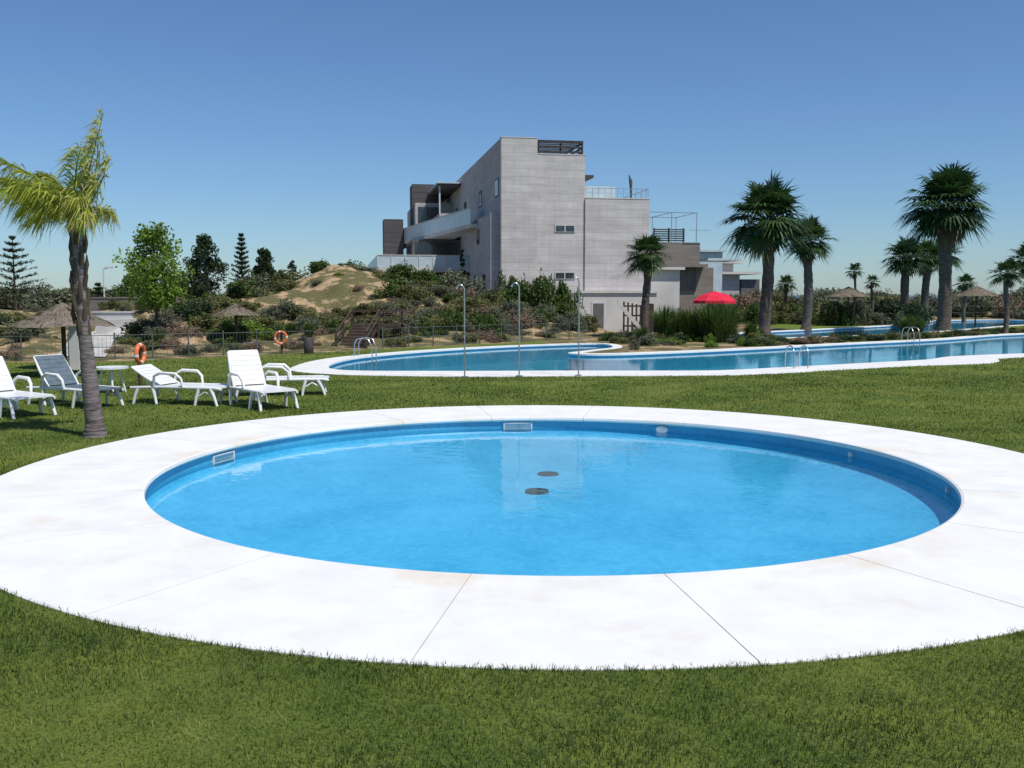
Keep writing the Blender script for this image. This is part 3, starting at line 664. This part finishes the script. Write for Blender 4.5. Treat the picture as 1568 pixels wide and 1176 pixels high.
A=[(5.0,45.2,1.15),(6.1,45.2,-.1),(6.1,45.2,.15),(5.0,45.2,1.4)]; B_=[(a,b_+.1,c_) for a,b_,c_ in A]
mb.add(A+B_,[(0,1,2,3),(7,6,5,4),(0,4,5,1),(1,5,6,2),(2,6,7,3),(3,7,4,0)]); mb.build('ramp_wall',['concrete_w'])
mb=MB(); mb.box((-20,44,.2),(-15.2,44.25,1.45)); mb.box((-20.05,43.97,1.451),(-15.15,44.28,1.52)); mb.build('garden_wall',['tan'])
mb=MB(); mb.box((-15.6,35.5,.2),(-14.2,35.75,.95)); mb.box((-15.65,35.46,.951),(-14.15,35.79,1.0)); mb.box((-14.2,32.5,.1),(-14.0,35.6,.75)); mb.build('garden_wall',['concrete_w'])
mb=MB(); V=[];ny_=40
for i in range(ny_):
    y=24.2+i*.3; x=-11.6-(y-26)*.34
    for s_ in (-.62,-.3,0,.3,.62): V.append((x+s_,y,max(h(x+s_,y),h(x,y)-.02)+.035))
mb.add(V,[(i*5+j,i*5+j+1,(i+1)*5+j+1,(i+1)*5+j) for i in range(ny_-1) for j in range(4)],0); mb.build('path',['path'])

# ------------------------------------------------------------ fences
def fence(pts,hh=.62,sp=.9,wire=.09,mat='post'):
    mb=MB(); pts=np.array(pts,float)
    for a,b_ in zip(pts[:-1],pts[1:]):
        Ld=np.linalg.norm(b_-a); n=max(1,int(Ld/sp))
        for i in range(n):
            p=a+(b_-a)*i/n; q=a+(b_-a)*(i+1)/n; zp,zq=h(*p),h(*q)
            mb.tube([(p[0],p[1],zp-.1),(p[0],p[1],zp+hh+.05)],.02,6,0)
            for f in (.08,.5,.97): mb.tube([(p[0],p[1],zp+hh*f),(q[0],q[1],zq+hh*f)],.009,4,0,caps=False)
            m_=int(Ld/n/wire)
            for k in range(1,m_):
                r_=p+(q-p)*k/m_; z_=zp+(zq-zp)*k/m_; mb.tube([(r_[0],r_[1],z_+.05),(r_[0],r_[1],z_+hh*.97)],.0035,3,0,caps=False)
    return mb.build('mesh_fence',[mat])
fence([(-14,22.6),(-9.9,23.7),(-6.9,25.7),(-5.6,26.8)]); fence([(-3.9,28.7),(-1.8,30.9),(.35,33.0),(2.9,34.6)])
fence([(12,60.5),(24,62.5),(45,64)],.9,1.6,.3)

mb=MB()
for i in range(8):
    y=28.6+i*.40; z=.02+i*.085; mb.box((-5.25,y,z-.14),(-4.45,y+.42,z+.03),0)
for sx in (-5.33,-4.43):
    for i in (0,3,7): y=28.6+i*.40; z=i*.085; mb.box((sx,y,z-.2),(sx+.07,y+.07,z+.52))
    for o_ in (.26,.48):
        A=[(sx+.02,28.6,o_),(sx+.06,28.6,o_),(sx+.06,31.5,o_+.6),(sx+.02,31.5,o_+.6)]; B_=[(a,b_,c_+.045) for a,b_,c_ in A]
        mb.add(A+B_,[(0,1,2,3),(4,5,6,7),(0,1,5,4),(1,2,6,5),(2,3,7,6),(3,0,4,7)])
mb.box((-5.4,31.8,.55),(-3.6,32.5,.63))
for x_ in (-5.35,-4.5,-3.7): mb.box((x_,31.8,.1),(x_+.07,31.87,1.12))
mb.box((-5.35,31.76,1.05),(-3.63,31.795,1.11)); mb.box((-5.35,31.76,.83),(-3.63,31.795,.88))
mb.build('wooden_staircase',['wood'])

# ------------------------------------------------------------ furniture
def parasol(x,y,brim,top,r_):
    mb=MB(); z0=h(x,y); mb.tube([(x,y,z0-.1),(x,y,top-.05)],.045,8,1)
    n=28; ks=5
    for j in range(ks):
        t0=j/ks; rr0=r_*t0; rr1=r_*(t0+1/ks)+.04; za=top-(top-brim)*t0; zb=top-(top-brim)*(t0+1/ks)-.03
        a=np.arange(n)*2*math.pi/n; jit=1+RS.uniform(-.04,.04,n)
        V=np.concatenate([np.stack([x+rr0*np.cos(a),y+rr0*np.sin(a),np.full(n,za+.01)],1),np.stack([x+rr1*jit*np.cos(a),y+rr1*jit*np.sin(a),zb+RS.uniform(-.02,.02,n)],1)])
        mb.add(V,[(i,(i+1)%n,n+(i+1)%n,n+i) for i in range(n)],0)
    m_=600; a=RS.uniform(0,6.28,m_); tt=RS.uniform(.2,1.02,m_); rr=r_*tt
    C=np.stack([x+rr*np.cos(a),y+rr*np.sin(a),top-(top-brim)*tt+.0],1); D=np.stack([np.cos(a)*r_,np.sin(a)*r_,np.full(m_,-(top-brim)-.15*r_)],1)
    mb.leaves(C,.10,.01,RS.rand(m_),2,D)
    for k in range(8):
        a_=k*math.pi/4; mb.tube([(x,y,top-.1),(x+r_*.93*math.cos(a_),y+r_*.93*math.sin(a_),brim+.0)],.015,4,1)
    return mb.build('thatched_umbrella',['thatch','wood','leaf_dead'])
parasol(-8.95,19.0,1.02,1.45,.92); parasol(-8.1,28,1.05,1.35,.62); parasol(17.6,50,1.55,2.05,1.05); parasol(24.3,50,1.6,2.1,1.0); parasol(-9.9,21,1.0,1.38,.75)
mb=MB(); x,y=8.9,42.; n=8; a=np.arange(n)*2*math.pi/n+.2
V=[(x,y,1.78)]+[(x+.62*math.cos(t),y+.62*math.sin(t),1.62) for t in a]+[(x+.98*math.cos(t),y+.98*math.sin(t),1.36) for t in a]+[(x+.98*math.cos(t),y+.98*math.sin(t),1.24) for t in a]
mb.add(V,[(0,1+i,1+(i+1)%n) for i in range(n)]); mb.more([(1+i,1+(i+1)%n,9+(i+1)%n,9+i) for i in range(n)]+[(9+i,9+(i+1)%n,17+(i+1)%n,17+i) for i in range(n)])
mb.tube([(x,y,h(x,y)-.1),(x,y,1.85)],.03,8,1)
for t in a: mb.tube([(x,y,1.72),(x+.95*math.cos(t),y+.95*math.sin(t),1.35)],.012,4,1)
mb.build('red_parasol',['red','metal'])

def lounger(x,y,rz,back=55,mats=('plastic','plastic'),arms=True):
    mb=MB()
    wd=.25; zs=.26; xb=-.12; xf=.88; th=rad(back); bl=.56
    for s_ in (-1,1):
        yy=s_*wd
        mb.tube([(xb-.5,yy,zs-.02),(xb,yy,zs),(xf-.1,yy,zs),(xf,yy,zs-.02)],[.022,.026,.026,.02],6,0)
        bx_,bz=xb-math.cos(th)*bl,zs+math.sin(th)*bl
        mb.tube([(xb,yy*.96,zs),((xb+bx_)/2-.01,yy*.96,(zs+bz)/2),(bx_,yy*.9,bz)],[.022,.022,.018],6,0)
        for lx,dx in ((.70,.12),(.52,-.06),(-.25,.08),(-.48,-.08)):
            mb.tube([(lx,yy,zs),(lx+dx*.6,yy*1.08,zs*.5),(lx+dx,yy*1.12,0.0)],[.03,.024,.022],6,0)
        mb.tube([(.52,yy,zs*.55),(.62,yy,zs*.8),(.72,yy,zs*.55)],.015,5,0)
        if arms: mb.tube([(-.22,yy*1.05,zs),(-.20,yy*1.12,zs+.16),(-.10,yy*1.15,zs+.21),(.16,yy*1.15,zs+.20),(.24,yy*1.1,zs+.13),(.26,yy*1.05,zs)],[.022,.022,.024,.024,.022,.02],6,0)
    for i in range(11):
        x0=xb+.02+i*.089; mb.box((x0,-wd+.01,zs-.002),(x0+.083,wd-.01,zs+.018),1)
    d_=np.array([-math.cos(th),0,math.sin(th)]); nn=np.array([math.sin(th),0,math.cos(th)])
    for i in range(7):
        a0=.03+i*.076; a1=a0+.072; c0=np.array([xb,0,zs])
        V=[]
        for q in (0,.018):
            for aa,sy in ((a0,-1),(a1,-1),(a1,1),(a0,1)):
                p=c0+d_*aa+nn*q; V.append((p[0],sy*wd*.92,p[2]))
        mb.add(V,[(0,1,2,3),(4,7,6,5),(0,1,5,4),(1,2,6,5),(2,3,7,6),(3,0,4,7)],1)
    mb.tube([tuple(np.array([xb,-wd*.9,zs])+d_*bl),tuple(np.array([xb,wd*.9,zs])+d_*bl)],.02,6,0)
    for s_ in (-.8,.8): mb.tube([(-.35,wd*s_,zs-.02),(xb-math.cos(th)*.3,wd*s_,zs+math.sin(th)*.3)],.012,5,0)
    o=mb.build('sun_lounger',list(mats)); o.location=(x,y,0); o.rotation_euler=(0,0,rz); return o
lounger(-3.78,13.85,rad(-50),66); lounger(-3.85,15.3,rad(10),8)
lounger(-4.98,14.1,rad(-14),30)
lounger(-6.95,12.9,rad(-35),58); lounger(-6.5,13.9,rad(-30),52,('plastic','plasticb'))
mb=MB(); x,y=-6.6,15.6; mb.tube([(x,y,.40),(x,y,.43)],[.28,.28],20,0,smooth=False)
for k in range(4): a_=k*math.pi/2+.5; mb.tube([(x+.12*math.cos(a_),y+.12*math.sin(a_),.40),(x+.22*math.cos(a_),y+.22*math.sin(a_),0)],[.02,.018],6,0)
mb.build('side_table',['plastic'])

def torus(mb,c,R_,r_,ax,mats=(0,1)):
    n=24; ax=np.array(ax,float); ax/=np.linalg.norm(ax); u=np.cross(ax,[0,0,1]); u/=np.linalg.norm(u); v=np.cross(ax,u)
    for k in range(n):
        a0=k*2*math.pi/n; a1=(k+1)*2*math.pi/n
        P=[np.array(c)+R_*(math.cos(a)*u+math.sin(a)*v) for a in (a0,(a0+a1)/2,a1)]
        mb.tube(P,r_,8,mats[1] if k%6==0 else mats[0],caps=False)
mb=MB(); x,y=-6.4,16.3; mb.tube([(x,y,-.1),(x,y,.72)],.03,8,2); mb.box((x-.05,y-.03,.45),(x+.05,y-.01,.78),2); torus(mb,(x+.05,y-.07,.6),.15,.04,(1,-.05,0)); mb.build('life_ring_post',['orange','plastic','wood'])
mb=MB(); x,y=-6.3,26.0; mb.tube([(x,y,-.1),(x,y,.65)],.03,8,2); torus(mb,(x,y-.07,.45),.16,.032,(0,-1,0)); mb.build('life_ring_post',['orange','plastic','wood'])
mb=MB(); x,y=-5.6,26.2; mb.tube([(x,y,0),(x,y,.03),(x,y,.42),(x,y,.44)],[.12,.13,.15,.12],12,0); mb.build('litter_bin',['darkwood'])
mb=MB(); x,y=-9.35,20.5; mb.box((x-.2,y,0),(x+.0,y+.18,1.0)); mb.box((x-.23,y-.03,1.001),(x+.03,y+.21,1.05)); mb.build('pillar_box',['concrete_w'])

def shower(x,y,top):
    mb=MB(); mb.tube([(x,y,0),(x,y,.03)],.07,12,0)
    P=[(x,y,0),(x,y,top-.12)]+[(x-.08+.08*math.cos(t),y,top-.12+.12*math.sin(t)) for t in np.linspace(.3,2.4,7)]
    mb.tube(P,.0145,8,0); p=P[-1]; mb.tube([p,(p[0]-.01,y,p[2]-.04)],[.015,.03],8,0); mb.tube([(x,y-.03,.8),(x,y-.06,.8)],.02,6,0)
    mb.build('pool_shower',['metal'])
shower(-.92,18.45,1.80); shower(.14,18.65,1.84); shower(1.32,18.8,1.95)
def rail(x,y,dx,dy):
    mb=MB(); px,py=-dy,dx
    for s_ in (-.16,.16):
        P=[(x+px*s_+dx*t,y+py*s_+dy*t,z) for t,z in ((-.35,0),(-.35,.34),(-.28,.46),(-.12,.50),(.05,.45),(.14,.28),(.16,-.4))]
        mb.tube(P,.015,8,0)
    for z in (-.2,-.36): mb.tube([(x+px*-.16+dx*.16,y+py*-.16+dy*.16,z),(x+px*.16+dx*.16,y+py*.16+dy*.16,z)],.02,6,0)
    mb.build('pool_ladder',['metal'])
rail(6.25,21.0,-.1,.99); rail(-3.75,24.9,.95,-.2); rail(14.0,33.2,.5,-.85)
mb=MB(); x,y=-19.2,45; mb.tube([(x,y,h(x,y)-.1),(x,y,2.85)],[.04,.03],8,0); mb.tube([(x,y,2.82),(x+.25,y,2.88)],.02,6,0); mb.box((x+.1,y-.08,2.86),(x+.45,y+.08,2.93)); mb.build('street_lamp',['frame'])

# ------------------------------------------------------------ light, sky, camera
S=Vector((.36,-.33,.87)).normalized()
sl_=bpy.data.lights.new('sun','SUN'); sl_.energy=4.4; sl_.angle=rad(.53); sl_.color=(1,.965,.91)
so=bpy.data.objects.new('sun',sl_); sc.collection.objects.link(so); so.rotation_euler=S.to_track_quat('Z','Y').to_euler(); so.location=(20,-10,40)
wd=bpy.data.worlds.new('World'); sc.world=wd; wd.use_nodes=True; nt=wd.node_tree
bg=nt.nodes['Background']; sk=nt.nodes.new('ShaderNodeTexSky'); sk.sky_type='NISHITA'; sk.sun_disc=False
sk.sun_elevation=math.asin(S.z); sk.sun_rotation=math.atan2(S.x,S.y); sk.air_density=1.0; sk.dust_density=.3; sk.ozone_density=3.0; sk.altitude=50
mx=nt.nodes.new('ShaderNodeMix'); mx.data_type='RGBA'; mx.blend_type='MULTIPLY'; mx.inputs[0].default_value=1; mx.inputs[7].default_value=(.78,1.0,1.25,1)
nt.links.new(sk.outputs[0],mx.inputs[6]); nt.links.new(mx.outputs[2],bg.inputs['Color']); bg.inputs['Strength'].default_value=.086
cam=bpy.data.cameras.new('camera'); co=bpy.data.objects.new('camera',cam); sc.collection.objects.link(co)
cam.sensor_width=36; cam.lens=1457/1568*36; cam.clip_end=9000; cam.clip_start=.05
co.location=(0,0,1.6); co.rotation_euler=(rad(90-5.33),0,0); sc.camera=co
sc.view_settings.view_transform='Standard'; sc.view_settings.look='None'; sc.view_settings.exposure=0
